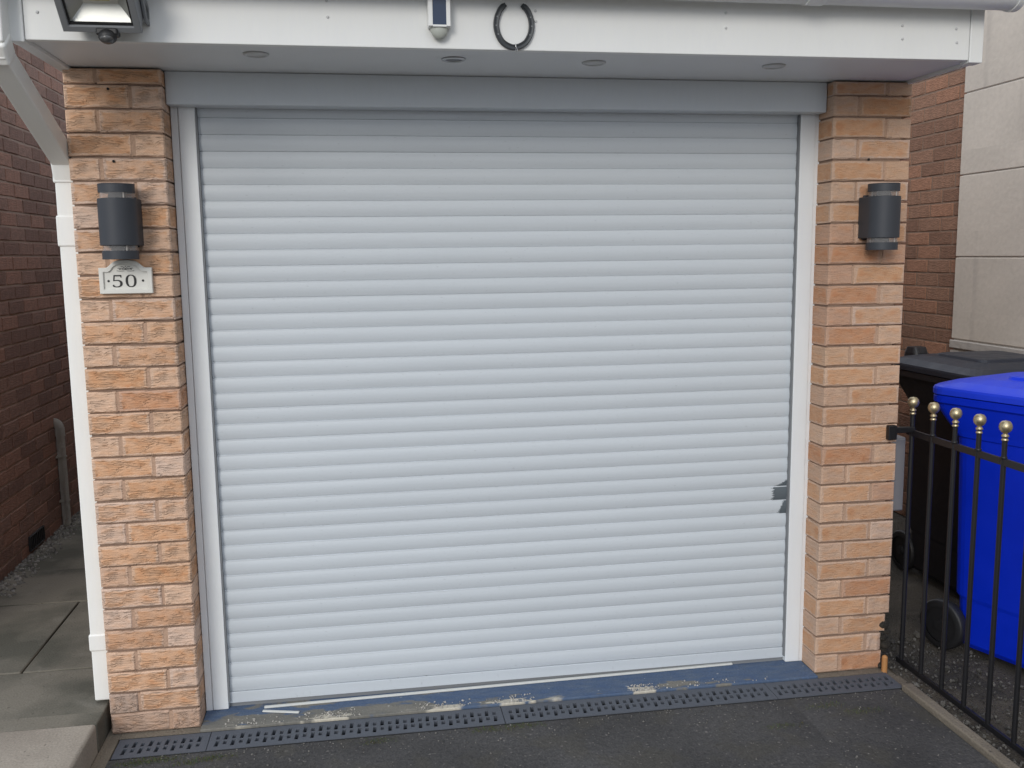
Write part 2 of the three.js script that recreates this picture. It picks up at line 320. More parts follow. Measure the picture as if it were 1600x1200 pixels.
function pillar(name, label, x0, x1, evenLong, group) {
  const t = thing(name, label, 'pillar', [0, 0, 0], group), w = x1 - x0, jt = 0.008, sw = 0.093, lw = w - sw - jt;
  const longs = [0, 1, 2, 3, 4].map(() => brickGeo(lw, BH, 0.19)), shorts = [0, 1, 2, 3].map(() => brickGeo(sw, BH, 0.19));
  const right = evenLong ? 0 : 1;
  const fill = [];
  for (let k = 0; k < 30; k++) {
    const longLeft = k % 2 === 0 ? evenLong : !evenLong, y = k * HC + BH / 2 + 0.003, last = k === 29;
    const add = (long, xa, xb) => {
      let g = long ? pick(longs) : pick(shorts);
      let ww = xb - xa;
      if (right && k < 3 && xb > x1 - 0.01) { ww -= [0.024, 0.03, 0.012][k]; g = brickGeo(ww, BH, 0.19, 0.004, 0.006); }
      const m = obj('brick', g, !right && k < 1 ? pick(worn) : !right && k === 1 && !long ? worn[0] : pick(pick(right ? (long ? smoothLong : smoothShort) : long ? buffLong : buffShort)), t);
      m.position.set(xa + ww / 2, last ? 2.2 : y + rr(-0.0012, 0.0012), rr(-0.0025, 0.0015)); if (last) m.scale.y = 0.046 / BH;
      m.rotation.set(rr(-0.012, 0.012), rr(-0.008, 0.008), rr(-0.004, 0.004));
    };
    const j = longLeft ? x0 + lw : x0 + sw;
    add(longLeft, x0, j); add(!longLeft, j + jt, x1);
    fill.push(box(j - 0.004, j + jt + 0.004, y - BH / 2 + 0.002, last ? 2.222 : y + BH / 2 - 0.002, -0.05, -0.0035 + rr(-0.001, 0.001)));
  }
  obj('joint_filling', fill, mBuffMortar, t);
  obj('mortar', box(x0 + 0.006, x1 - (right ? 0.034 : 0.006), 0, 2.222, -0.19, -0.0085), mBuffBed, t);
  if (right) obj('rubble', [0, 1, 2, 3, 4, 5, 6].map((i) => X(new THREE.IcosahedronGeometry(rr(0.014, 0.026), 1), (g) => { g.scale(1, rr(0.6, 1), 1); g.translate(x1 - 0.012 + rr(-0.008, 0.012), 0.015 + i * 0.027, -0.02 + rr(-0.01, 0.015)); })), mSoil, t);
  for (const [hx, hy] of right ? [[2.728, 1.952]] : [[0.134, 2.16], [0.136, 1.937]]) obj('drill_hole', X(cyl(0.0042, 0.0042, 0.004, 14), (g) => { g.rotateX(Math.PI / 2); g.translate(hx, hy, 0.0012); }), mChannel, t);
  return t;
}
pillar('brick_pillar', 'buff rustic brick pillar carrying the house number, left of the garage door', 0, 0.295, true, 'brick pillars either side of the garage door');
pillar('brick_pillar', 'buff brick pillar between the garage door and the black railing', 2.589, 2.89, false, 'brick pillars either side of the garage door');

// a wall face of bricks: dir is the way it faces (+1 or -1 along x); bricks seen in the photo are single meshes, the others one piece
function brickWall(t, Xf, dir, z0, z1, y0, y1, hc, mats, mort, seen, off) {
  const L = 0.2165, jt = 0.01, h = hc - 0.009, geos = [0, 1, 2, 3, 4].map(() => brickGeo(L - jt, h, 0.09, 0.0015, 0.003));
  const rest = [], q = new THREE.Matrix4(); let n = 0;
  for (let k = 0; k * hc + y0 < y1; k++) for (let i = -1; i * L + z0 < z1; i++) {
    const z = z0 + (i + 0.5 + (k % 2) * 0.5) * L + off, y = y0 + k * hc + hc / 2;
    if (z - L / 2 < z0 - 0.001 || z + L / 2 > z1 + 0.001) {
      const a = Math.max(z - L / 2 + jt / 2, z0), b = Math.min(z + L / 2 - jt / 2, z1); if (b - a < 0.03) continue;
      const m = obj('brick', brickGeo(b - a, h, 0.09, 0.0015, 0.003), pick(pick(mats)), t); m.rotation.y = dir * Math.PI / 2; m.position.set(Xf, y, (a + b) / 2); continue;
    }
    const g = pick(geos), dx = rr(-0.002, 0.0015) * dir;
    if (seen(y, z) && n < 296) { n++; const m = obj('brick', g, pick(pick(mats)), t); m.rotation.y = dir * Math.PI / 2; m.position.set(Xf + dx, y, z); }
    else { q.makeRotationY(dir * Math.PI / 2).setPosition(Xf + dx, y, z); rest.push(g.clone().applyMatrix4(q)); }
  }
  if (rest.length) { const m = obj('far_brickwork', rest, mats[0][0], t); m.userData.kind = 'stuff'; }
  obj('mortar', box(Math.min(Xf - dir * 0.004, Xf - dir * 0.25), Math.max(Xf - dir * 0.004, Xf - dir * 0.25), y0, y1, z0 + 0.002, z1 - 0.002), mort, t);
}
const leftHouse = thing('brick_house', 'dark brown brick house wall along the left passage', 'house wall');
brickWall(leftHouse, -0.87, 1, -5.6, -0.6, 0.0, 2.85, 0.075, brownL, mBrownMortar, (y, z) => z < -1.25 - 0.28 * y && z > -3.25, 0.03);
const rightHouse = thing('brick_house', 'brown brick house wall beyond the bins, beside the beige rendered wall', 'house wall');
brickWall(rightHouse, 4.15, -1, -5.6, -1.52, 0.0, 2.85, 0.0785, brownR, mTanMortar, (y, z) => z > -2.45 && y > 0.3, 0);
{
  const t = thing('rendered_wall', 'beige rendered wall in wide grooved courses behind the blue bin', 'wall');
  const ys = [1.134, 1.583, 2.02, 2.45, 2.88, 3.31, 3.74];
  for (let i = 0; i + 1 < ys.length; i++) obj('render_course', box(4.125, 4.3, ys[i] + 0.003, ys[i + 1] - 0.003, -1.517, 4, 0.005), mRender[i % 3], t);
  obj('backing', box(4.131, 4.32, 0.0, 5.4, -1.5, 3.98), mPlinth, t);
  obj('ledge', box(4.112, 4.13, 1.085, 1.13, -1.516, 4, 0.006), mPlinth, t);
  obj('plinth', box(4.12, 4.13, 0, 1.073, -1.514, 4), mPlinth, t);
}
{ // the garage itself, behind door and pillars
  const t = thing('garage', 'brick garage body behind the white roller door', 'garage');
  const side = (xf, dir) => { const gs = [], g0 = brickGeo(0.2065, 0.0665, 0.09), q = new THREE.Matrix4();
    for (let k = 0; k < 30; k++) for (let i = 0; i < 22; i++) { q.makeRotationY(dir * Math.PI / 2).setPosition(xf, k * HC + 0.037, -0.3 - (i + (k % 2) * 0.5) * 0.2165); gs.push(g0.clone().applyMatrix4(q)); }
    obj('side_brickwork', gs, buffLong[0][2], t).userData.kind = 'stuff'; };
  side(0, -1); side(2.89, 1);
  obj('side_wall', box(0.006, 0.2, 0, 2.24, -5.2, -0.192), mBuffBed, t); obj('side_wall', box(2.69, 2.884, 0, 2.24, -5.2, -0.192), mBuffBed, t);
  obj('back_wall', box(0.2, 2.69, 0, 2.24, -5.2, -5), mBuffBed, t);
  obj('roof', box(-0.02, 2.9, 2.28, 2.42, -5.2, 0.36), mSoffit, t);
}

// ------------------------------------------------------------------ roller door
{
  const t = thing('roller_garage_door', 'white roller shutter garage door filling the opening between the pillars', 'garage door');
  const pitch = 0.0549, y0 = 0.0628, zf = -0.128, xa = 0.345, xb = 2.545, N = 10, bulge = 0.0041;
  const prof = []; // (y, z) of one slat from its lower lip to its top
  for (let i = 0; i <= N; i++) { const s = 0.935 * i / N; prof.push([0.0002 + s * pitch, zf - 0.0046 + bulge * (1 - Math.pow((s - 0.46) / 0.47, 2)) + 0.0016 * s]); }
  const loop = [[0.0002, zf - 0.012], [0.0002, zf - 0.0047], ...prof, [pitch - 0.0024, zf - 0.0022], [pitch - 0.0001, zf - 0.0048], [pitch - 0.0001, zf - 0.012]];
  const slatGeo = (M) => {
    const pos = [], uv = [], idx = [], K = loop.length;
    for (let j = 0; j <= M; j++) for (let i = 0; i < K; i++) { const x = xa + (xb - xa) * j / M; pos.push(x, loop[i][0], loop[i][1]); uv.push(x, i / (K - 1)); }
    for (let j = 0; j < M; j++) for (let i = 0; i < K - 1; i++) { const a = j * K + i, b = a + K; idx.push(a, b, b + 1, a, b + 1, a + 1); }
    const g = new THREE.BufferGeometry(); g.setAttribute('position', new THREE.Float32BufferAttribute(pos, 3)); g.setAttribute('uv', new THREE.Float32BufferAttribute(uv, 2)); g.setIndex(idx);
    g.computeVertexNormals(); return g;
  };
  const sg = slatGeo(1), slats = [];
  for (let i = 0; i < 38; i++) { const m = obj('slat', sg, mSlats[(i * 3) % 7], t); m.position.set(0, y0 + i * pitch, rr(-0.0006, 0.0006)); m.rotation.x = rr(-0.006, 0.006) * 0; slats.push(m); }
  obj('door_backing', box(xa, xb, 0.02, 2.15, zf - 0.03, zf - 0.016), mGreyPlastic, t);
  const rail = obj('bottom_rail', box(xa, xb, 0.02, y0 - 0.0015, zf - 0.014, zf + 0.002, 0.002), mSlats[0], t);
  obj('rubber_seal', box(xa, xb, 0.006, 0.0195, zf - 0.012, zf - 0.003), mGreyPlastic, rail);
  for (const s of [0, 1]) {
    const [a, b] = s ? [2.517, 2.575] : [0.322, 0.376], [c, d] = s ? [2.5765, 2.603] : [0.297, 0.3205];
    const gr = obj('guide_rail', box(a, b, 0.007, 2.15, -0.16, -0.108, 0.003), mGuide, t);
    obj('guide_trim', box(c, d, 0.004, 2.15, -0.16, -0.113, 0.002), mGuideTrim, gr);
    obj('brush_strip', s ? box(2.512, 2.516, 0.03, 2.14, -0.14, -0.112) : box(0.377, 0.381, 0.03, 2.14, -0.14, -0.112), mGreyPlastic, gr);
  }
  obj('roller_box', box(0.2965, 2.5875, 2.123, 2.2278, -0.36, -0.052, 0.004), mBox, t);
  // dark grey smear of paint across three slats at the right edge
  const smear = (i0, lim, f0, f1) => {
    const pos = [], R = 40;
    for (let r = 0; r < R; r++) {
      const s0 = f0 + (f1 - f0) * r / R, s1 = f0 + (f1 - f0) * (r + 1) / R, at = (s) => [0.0002 + s * 0.935 * pitch, zf - 0.0046 + bulge * (1 - Math.pow((s * 0.935 - 0.46) / 0.47, 2)) + 0.0016 * s + 0.0009];
      const [ya, za] = at(s0), [yb, zb] = at(s1), x = lim(s0) + 0.022 * fbm(r * 0.42, i0 * 9.1, 5, 3) + rr(-0.003, 0.003);
      pos.push(x, ya, za, 2.514, ya, za, 2.514, yb, zb, x, ya, za, 2.514, yb, zb, x + rr(-0.001, 0.001), yb, zb);
    }
    const g = new THREE.BufferGeometry(); g.setAttribute('position', new THREE.Float32BufferAttribute(pos, 3)); g.computeVertexNormals();
    obj('paint_smear', g, mSmear, slats[i0], 'dark grey paint smear at the right edge');
  };
  smear(10, (s) => mix(2.479, 2.5, s), 0.0, 1); smear(11, () => 2.455, 0, 1); smear(12, (s) => mix(2.462, 2.512, Math.pow(s / 0.5, 0.7)), 0, 0.5);
}
{ // white strip on the threshold and its loose end
  const g = box(0, 1.8, 0, 0.007, -0.006, 0.006, 0.002), m = obj('sealing_strip', g, mSeal);
  m.position.set(0.503, 0.0065, -0.094); m.rotation.y = Math.atan2(0.034, 1.79);
  m.userData = { label: 'long white sealing strip lying on the threshold under the door', category: 'strip' };
  const m2 = obj('sealing_strip', box(0, 0.135, 0, 0.005, -0.006, 0.006, 0.002), mSeal); m2.position.set(0.5, 0.0065, -0.068); m2.rotation.y = -0.26;
  m2.userData = { label: 'short loose piece of white strip near the left guide rail', category: 'strip' };
}

// ------------------------------------------------------------------ canopy
{
  const t = thing('porch_canopy', 'white boarded canopy across the top of the garage door', 'canopy');
  const fb = obj('fascia_board', box(0.0225, 2.836, 2.222, 2.405, 0.362, 0.39, 0.0025), mFascia, t);
  for (const [x, y] of [[0.059, 2.295], [0.834, 2.302], [0.832, 2.347], [2.022, 2.345], [2.023, 2.301], [2.603, 2.322], [2.605, 2.282], [2.788, 2.317], [2.792, 2.275], [1.434, 2.335], [1.435, 2.306]]) {
    const g = new THREE.LatheGeometry([[0, 0.0032], [0.0022, 0.0034], [0.0036, 0.0026], [0.0042, 0.001], [0.0044, 0]].map((q) => new THREE.Vector2(q[0], q[1])), 16); g.rotateX(Math.PI / 2);
    const s = obj('screw_cap', g, mCap, fb); s.position.set(x, y, 0.39);
  }
  obj('corner_cap', box(-0.0155, 0.0215, 2.216, 2.405, 0.345, 0.394, 0.003), mFascia, t);
  obj('corner_cap', box(2.837, 2.883, 2.214, 2.405, 0.345, 0.394, 0.003), mFascia, t);
  obj('soffit_board', box(0.024, 2.868, 2.2285, 2.24, -0.095, 0.361), mSoffit, t);
  obj('side_board', box(-0.0145, 0.0225, 2.217, 2.4, -0.2, 0.344, 0.003), mFascia, t);
  obj('side_board', box(2.869, 2.882, 2.217, 2.4, -0.2, 0.344, 0.003), mFascia, t);
}
for (const [x, z, kind] of [[0.616, 0.237, 0], [1.208, 0.22, 1], [1.656, 0.21, 0], [2.259, 0.215, 0]]) {
  const t = thing('downlight', ['recessed downlight in the canopy soffit, nearest the left pillar', 'recessed downlight with a dark ring, in the soffit left of the horseshoe', 'recessed downlight in the soffit, just right of the horseshoe', 'recessed downlight in the canopy soffit, nearest the right pillar'][[0.616, 1.208, 1.656, 2.259].indexOf(x)], 'downlight', [x, 2.2284, z], 'downlights in the soffit');
  const g = new THREE.LatheGeometry([[0.026, 0.004], [0.027, -0.004], [0.031, -0.0065], [0.037, -0.004], [0.0385, 0], [0.026, 0.004]].map((q) => new THREE.Vector2(...q)), 36);
  obj('bezel', g, kind ? mSteel : mCap, t);
  obj('lens', X(cyl(0.026, 0.026, 0.003, 30), (q) => q.translate(0, kind ? -0.001 : -0.0015, 0)), kind ? mGreyPlastic : mCap, t);
}
{ // gutter along the top of the fascia
  const t = thing('gutter', 'white gutter running above the canopy fascia', 'gutter');
  const sec = (x0, x1, y, r) => { // half round trough with a thickness
    const s = new THREE.Shape(); s.absarc(0, 0, r, Math.PI, 2 * Math.PI, false); s.lineTo(r - 0.004, 0); s.absarc(0, 0, r - 0.004, 2 * Math.PI, Math.PI, true);
    const g = new THREE.ExtrudeGeometry(s, { depth: x1 - x0, bevelEnabled: false, curveSegments: 20 }); g.rotateY(Math.PI / 2); g.translate(x0, y, 0.395 + r); return metreUV(g);
  };
  obj('trough', sec(-0.06, 2.28, 2.4195, 0.058), mGutter, t); obj('trough', sec(2.28, 2.93, 2.4195, 0.0575), mGutter, t);
  obj('union_bracket', sec(2.245, 2.3, 2.4195, 0.062), mFascia, t);
  obj('stop_end', X(new THREE.CylinderGeometry(0.062, 0.062, 0.02, 24, 1, false, 0, Math.PI), (g) => { g.rotateZ(Math.PI / 2); g.rotateX(Math.PI / 2 * 2); g.translate(2.935, 2.4195, 0.453); }), mFascia, t);
}
{ // square downpipe: drop from the gutter, swan neck back to the wall, long run down beside the pillar
  const t = thing('downpipe', 'white square downpipe bending back beside the left pillar and running to the path', 'downpipe');
  const w = 0.031, px = -0.031, pz = -0.083;
  const beam = (a, b, h, r = 0.006) => { const A = new THREE.Vector3(...a), B = new THREE.Vector3(...b), L = A.distanceTo(B), g = metreUV(new RoundedBoxGeometry(2 * h, L, 2 * h, 2, r)); const m = new THREE.Matrix4(); const dir = B.clone().sub(A).normalize(), xAx = new THREE.Vector3(1, 0, 0), zAx = xAx.clone().cross(dir).normalize(); m.makeBasis(xAx, dir, zAx).setPosition(A.clone().add(B).multiplyScalar(0.5)); g.applyMatrix4(m); return g; };
  obj('drop_pipe', beam([-0.04, 2.39, 0.43], [-0.042, 2.2, 0.43], w), mPipe, t);
  obj('socket', beam([-0.042, 2.215, 0.437], [-0.0445, 2.165, 0.395], w + 0.0045, 0.01), mPipe, t);
  obj('offset_pipe', beam([-0.045, 2.19, 0.43], [-0.031, 1.945, -0.07], w), mPipe, t);
  obj('socket', beam([px, 1.962, -0.06], [px, 1.885, pz], w + 0.004, 0.01), mPipe, t);
  obj('wall_pipe', beam([px, 1.9, pz], [px, 0.105, pz], w), mPipe, t);
  for (const [y, h] of [[1.72, 0.05], [0.317, 0.03], [1.895, 0.022]]) obj('pipe_clip', beam([px, y - h, pz], [px, y + h, pz], w + 0.0045), mPipe, t);
}

// ------------------------------------------------------------------ things on the fascia
{
  const t = thing('floodlight', 'black floodlight with motion sensor at the left end of the fascia', 'floodlight', [0.243, 2.236, 0.462]);
  const inner = (name, g, m, parent = t) => { for (const q of [g].flat()) q.rotateX(0.80); return obj(name, g, m, parent); };
  // local frame: x across, y up the glass, z out of the glass
  const fr = new THREE.Shape(); fr.moveTo(-0.098, 0); fr.lineTo(0.098, 0); fr.lineTo(0.098, 0.15); fr.lineTo(-0.098, 0.15); fr.closePath();
  const ho = new THREE.Path(); ho.moveTo(-0.084, 0.014); ho.lineTo(-0.084, 0.136); ho.lineTo(0.084, 0.136); ho.lineTo(0.084, 0.014); ho.closePath(); fr.holes.push(ho);
  inner('bezel', X(new THREE.ExtrudeGeometry(fr, { depth: 0.012, bevelEnabled: true, bevelSize: 0.002, bevelThickness: 0.003, bevelSegments: 2 }), (g) => g.translate(0, 0, -0.006)), mGreyPlastic);
  const gk = new THREE.Shape(); gk.moveTo(-0.0838, 0.0142); gk.lineTo(0.0838, 0.0142); gk.lineTo(0.0838, 0.1358); gk.lineTo(-0.0838, 0.1358); gk.closePath();
  const gh = new THREE.Path(); gh.moveTo(-0.077, 0.021); gh.lineTo(-0.077, 0.129); gh.lineTo(0.077, 0.129); gh.lineTo(0.077, 0.021); gh.closePath(); gk.holes.push(gh);
  inner('gasket', X(new THREE.ExtrudeGeometry(gk, { depth: 0.004, bevelEnabled: false }), (g) => g.translate(0, 0, -0.002)), mBlack);
  inner('glass', X(new THREE.BoxGeometry(0.16, 0.114, 0.002), (g) => g.translate(0, 0.075, -0.006)), mGlass);
  { // reflector: four sloping panels and a flat back
    const a = [[-0.079, 0.019], [0.079, 0.019], [0.079, 0.131], [-0.079, 0.131]], b = [[-0.045, 0.05], [0.045, 0.05], [0.045, 0.105], [-0.045, 0.105]], pos = [];
    for (let i = 0; i < 4; i++) { const j = (i + 1) % 4, A = [...a[i], -0.009], B = [...a[j], -0.009], C = [...b[j], -0.045], D = [...b[i], -0.045]; pos.push(...A, ...B, ...C, ...A, ...C, ...D); }
    const q = b.map((p) => [...p, -0.045]); pos.push(...q[0], ...q[1], ...q[2], ...q[0], ...q[2], ...q[3]);
    const g = new THREE.BufferGeometry(); g.setAttribute('position', new THREE.Float32BufferAttribute(pos, 3)); g.computeVertexNormals();
    inner('reflector', g, std({ color: lin(0.6, 0.61, 0.58), roughness: 0.35, metalness: 0.85 }));
    inner('led_plate', X(new THREE.BoxGeometry(0.05, 0.034, 0.004), (q2) => q2.translate(0, 0.078, -0.042)), std({ color: lin(0.55, 0.52, 0.2), roughness: 0.5 }));
  }
  inner('housing', [X(new RoundedBoxGeometry(0.19, 0.146, 0.05, 3, 0.012), (g) => g.translate(0, 0.075, -0.075)), box(-0.097, -0.084, 0.002, 0.148, -0.06, -0.007), box(0.084, 0.097, 0.002, 0.148, -0.06, -0.007), box(-0.084, 0.084, 0.002, 0.014, -0.06, -0.007), box(-0.084, 0.084, 0.136, 0.148, -0.06, -0.007)], mGreyPlastic);
  for (const s of [-1, 1]) { const sh = new THREE.Shape(); sh.moveTo(-0.072, 0.03); sh.lineTo(-0.072, 0.075); sh.lineTo(0.0, 0.125); sh.lineTo(0.022, 0.11); sh.lineTo(-0.035, 0.03); sh.closePath(); const hl = new THREE.Path(); hl.moveTo(-0.06, 0.045); hl.lineTo(-0.06, 0.065); hl.lineTo(-0.03, 0.082); hl.lineTo(-0.04, 0.045); hl.closePath(); sh.holes.push(hl);
    const g = new THREE.ExtrudeGeometry(sh, { depth: 0.005, bevelEnabled: true, bevelSize: 0.001, bevelThickness: 0.001, bevelSegments: 1 }); g.rotateY(-Math.PI / 2); g.translate(s * 0.103 + 0.0025, 0, 0); obj('bracket_arm', g, mGreyPlastic, t); }
  obj('sensor', [X(new THREE.SphereGeometry(0.022, 20, 14), (g) => { g.scale(1.1, 0.9, 1); g.translate(0.012, -0.018, 0.008); }), box(-0.016, 0.04, -0.016, 0.004, -0.02, 0.018, 0.006)], mBlack, t);
  obj('sensor_lens', X(new THREE.SphereGeometry(0.0175, 18, 12), (g) => { g.scale(1.1, 0.8, 1); g.translate(0.012, -0.024, 0.014); }), std({ color: lin(0.07, 0.07, 0.07), roughness: 0.25 }), t);
}
{
  const t = thing('solar_light', 'small white solar sensor light with navy panel on the fascia', 'solar light', [1.149, 2.32, 0.391]);
  obj('case', box(-0.033, 0.033, -0.045, 0.055, 0, 0.034, 0.005), mFascia, t);
  obj('panel_frame', [box(-0.031, -0.0195, -0.043, 0.052, 0.0341, 0.037, 0.001), box(0.0195, 0.031, -0.043, 0.052, 0.0341, 0.037, 0.001), box(-0.0195, 0.0195, -0.045, -0.039, 0.0341, 0.037, 0.001), box(-0.0195, 0.0195, 0.045, 0.052, 0.0341, 0.037, 0.001)], mFascia, t);
  obj('solar_panel', box(-0.0195, 0.0195, -0.039, 0.045, 0.0341, 0.0352), std({ color: lin(0.022, 0.04, 0.085), roughness: 0.25 }), t);
  obj('sensor_dome', X(new THREE.SphereGeometry(0.026, 24, 14), (g) => { g.scale(1, 1.15, 0.62); g.translate(0, -0.046, 0.017); }), std({ color: lin(0.42, 0.44, 0.4), roughness: 0.45 }), t);
}
{ // horseshoe: open end up
  const t = thing('horseshoe', 'dark iron horseshoe hung open end up on the white fascia', 'horseshoe', [1.369, 2.285, 0.391]);
  const pts = [[-0.024, 0.064], [-0.038, 0.052], [-0.049, 0.03], [-0.0525, 0.005], [-0.0465, -0.022], [-0.031, -0.044], [0, -0.056], [0.031, -0.044], [0.0465, -0.022], [0.0525, 0.005], [0.049, 0.03], [0.038, 0.052], [0.024, 0.064]].map((p) => new THREE.Vector3(p[0], p[1], 0.005));
  const c = new THREE.CatmullRomCurve3(pts), sec = new THREE.Shape(); sec.moveTo(-0.0035, -0.008); sec.lineTo(0.0035, -0.008); sec.lineTo(0.0045, -0.006); sec.lineTo(0.003, -0.0012); sec.lineTo(0.003, 0.0012); sec.lineTo(0.0045, 0.006); sec.lineTo(0.0035, 0.008); sec.lineTo(-0.0035, 0.008); sec.closePath();
  const N = 80, S = sec.getPoints(), pos = [], idx = [];
  for (let i = 0; i <= N; i++) { const p = c.getPointAt(i / N), d = c.getTangentAt(i / N), nx = -d.y, ny = d.x, k = i < 2 || i > N - 2 ? 0.75 : 1; for (const s of S) pos.push(p.x + nx * s.y * k, p.y + ny * s.y * k, p.z + s.x); }
  for (let i = 0; i < N; i++) for (let j = 0; j < S.length; j++) { const a = i * S.length + j, b = i * S.length + (j + 1) % S.length; idx.push(a, b, b + S.length, a, b + S.length, a + S.length); }
  for (let j = 1; j + 1 < S.length; j++) { idx.push(0, j, j + 1); const o = N * S.length; idx.push(o, o + j + 1, o + j); }
  let g = new THREE.BufferGeometry(); g.setAttribute('position', new THREE.Float32BufferAttribute(pos, 3)); g.setIndex(idx); g = g.toNonIndexed(); g.computeVertexNormals();
  obj('shoe', g, std({ color: lin(0.05, 0.055, 0.06), roughness: 0.5, metalness: 0.5 }), t);
  for (const u of [0.14, 0.22, 0.3, 0.7, 0.78, 0.86]) { const p = c.getPointAt(u); obj('nail_head', X(new THREE.BoxGeometry(0.004, 0.004, 0.003), (q) => { q.translate(p.x, p.y, 0.0075); }), mGreyPlastic, t); }
  obj('wire_tie', [X(new THREE.TorusGeometry(0.0092, 0.0011, 8, 20), (q) => { q.rotateY(Math.PI / 2); q.translate(0.004, -0.055, 0.005); }), X(cyl(0.001, 0.001, 0.02, 8), (q) => { q.rotateZ(0.4); q.translate(0.006, -0.058, 0.011); })], mChrome, t);
}

// ------------------------------------------------------------------ wall lamps
function wallLamp(x, label) {
  const t = thing('wall_lamp', label, 'wall lamp', [x, 1.744, 0.001], 'up and down wall lamps on the pillars');
  const D = (r, flat, y0, y1, zc) => { const s = new THREE.Shape(); s.moveTo(r, -zc + flat); s.lineTo(r, 0); s.absarc(0, 0, r, 0, Math.PI, false); s.lineTo(-r, -zc + flat); s.closePath();
    const g = new THREE.ExtrudeGeometry(s, { depth: y1 - y0 - 0.004, bevelEnabled: true, bevelSize: 0.002, bevelThickness: 0.002, bevelSegments: 2, curveSegments: 28 }); g.rotateX(-Math.PI / 2); g.scale(1, 1, -1); g.translate(0, y0 + 0.002, zc);
    const ix = g.attributes.position; for (let i = 0; i < ix.count; i += 3) for (const k of ['position', 'normal', 'uv']) { const at = g.attributes[k], n = at.itemSize; for (let c = 0; c < n; c++) { const tmp = at.array[(i + 1) * n + c]; at.array[(i + 1) * n + c] = at.array[(i + 2) * n + c]; at.array[(i + 2) * n + c] = tmp; } }
    g.computeVertexNormals(); return g; };
  const zc = 0.062;
  obj('body', D(0.0565, 0.0, -0.074, 0.072, zc), mLamp, t);
  obj('back_plate', box(-0.046, 0.046, -0.08, 0.08, 0, 0.012, 0.003), mLamp, t);
  for (const s of [1, -1]) {
    const cap = obj('end_cap', X(cyl(0.0545, 0.0545, 0.026, 40), (g) => g.translate(0, s * 0.103, zc)), mLamp, t);
    obj('cap_rim', X(new THREE.TorusGeometry(0.0537, 0.0015, 8, 40), (g) => { g.rotateX(Math.PI / 2); g.translate(0, s * 0.1155, zc); }), mLamp, cap);
    obj('glass_band', X(cyl(0.0515, 0.0515, 0.0175, 40, true), (g) => g.translate(0, s * 0.0815, zc)), mLampGlass, t);
    obj('reflector', X(cyl(0.022, 0.03, 0.017, 24), (g) => g.translate(0, s * 0.0815, zc)), mChrome, t);
    for (const a of [0.9, 4.2]) obj('glass_post', X(cyl(0.0022, 0.0022, 0.017, 10), (g) => g.translate(0.045 * Math.cos(a), s * 0.0815, zc + 0.045 * Math.sin(a))), mBulb, t);
  }
}
wallLamp(0.153, 'dark grey cylindrical wall lamp just above the number 50 sign');
wallLamp(2.756, 'dark grey cylindrical wall lamp on the right pillar');

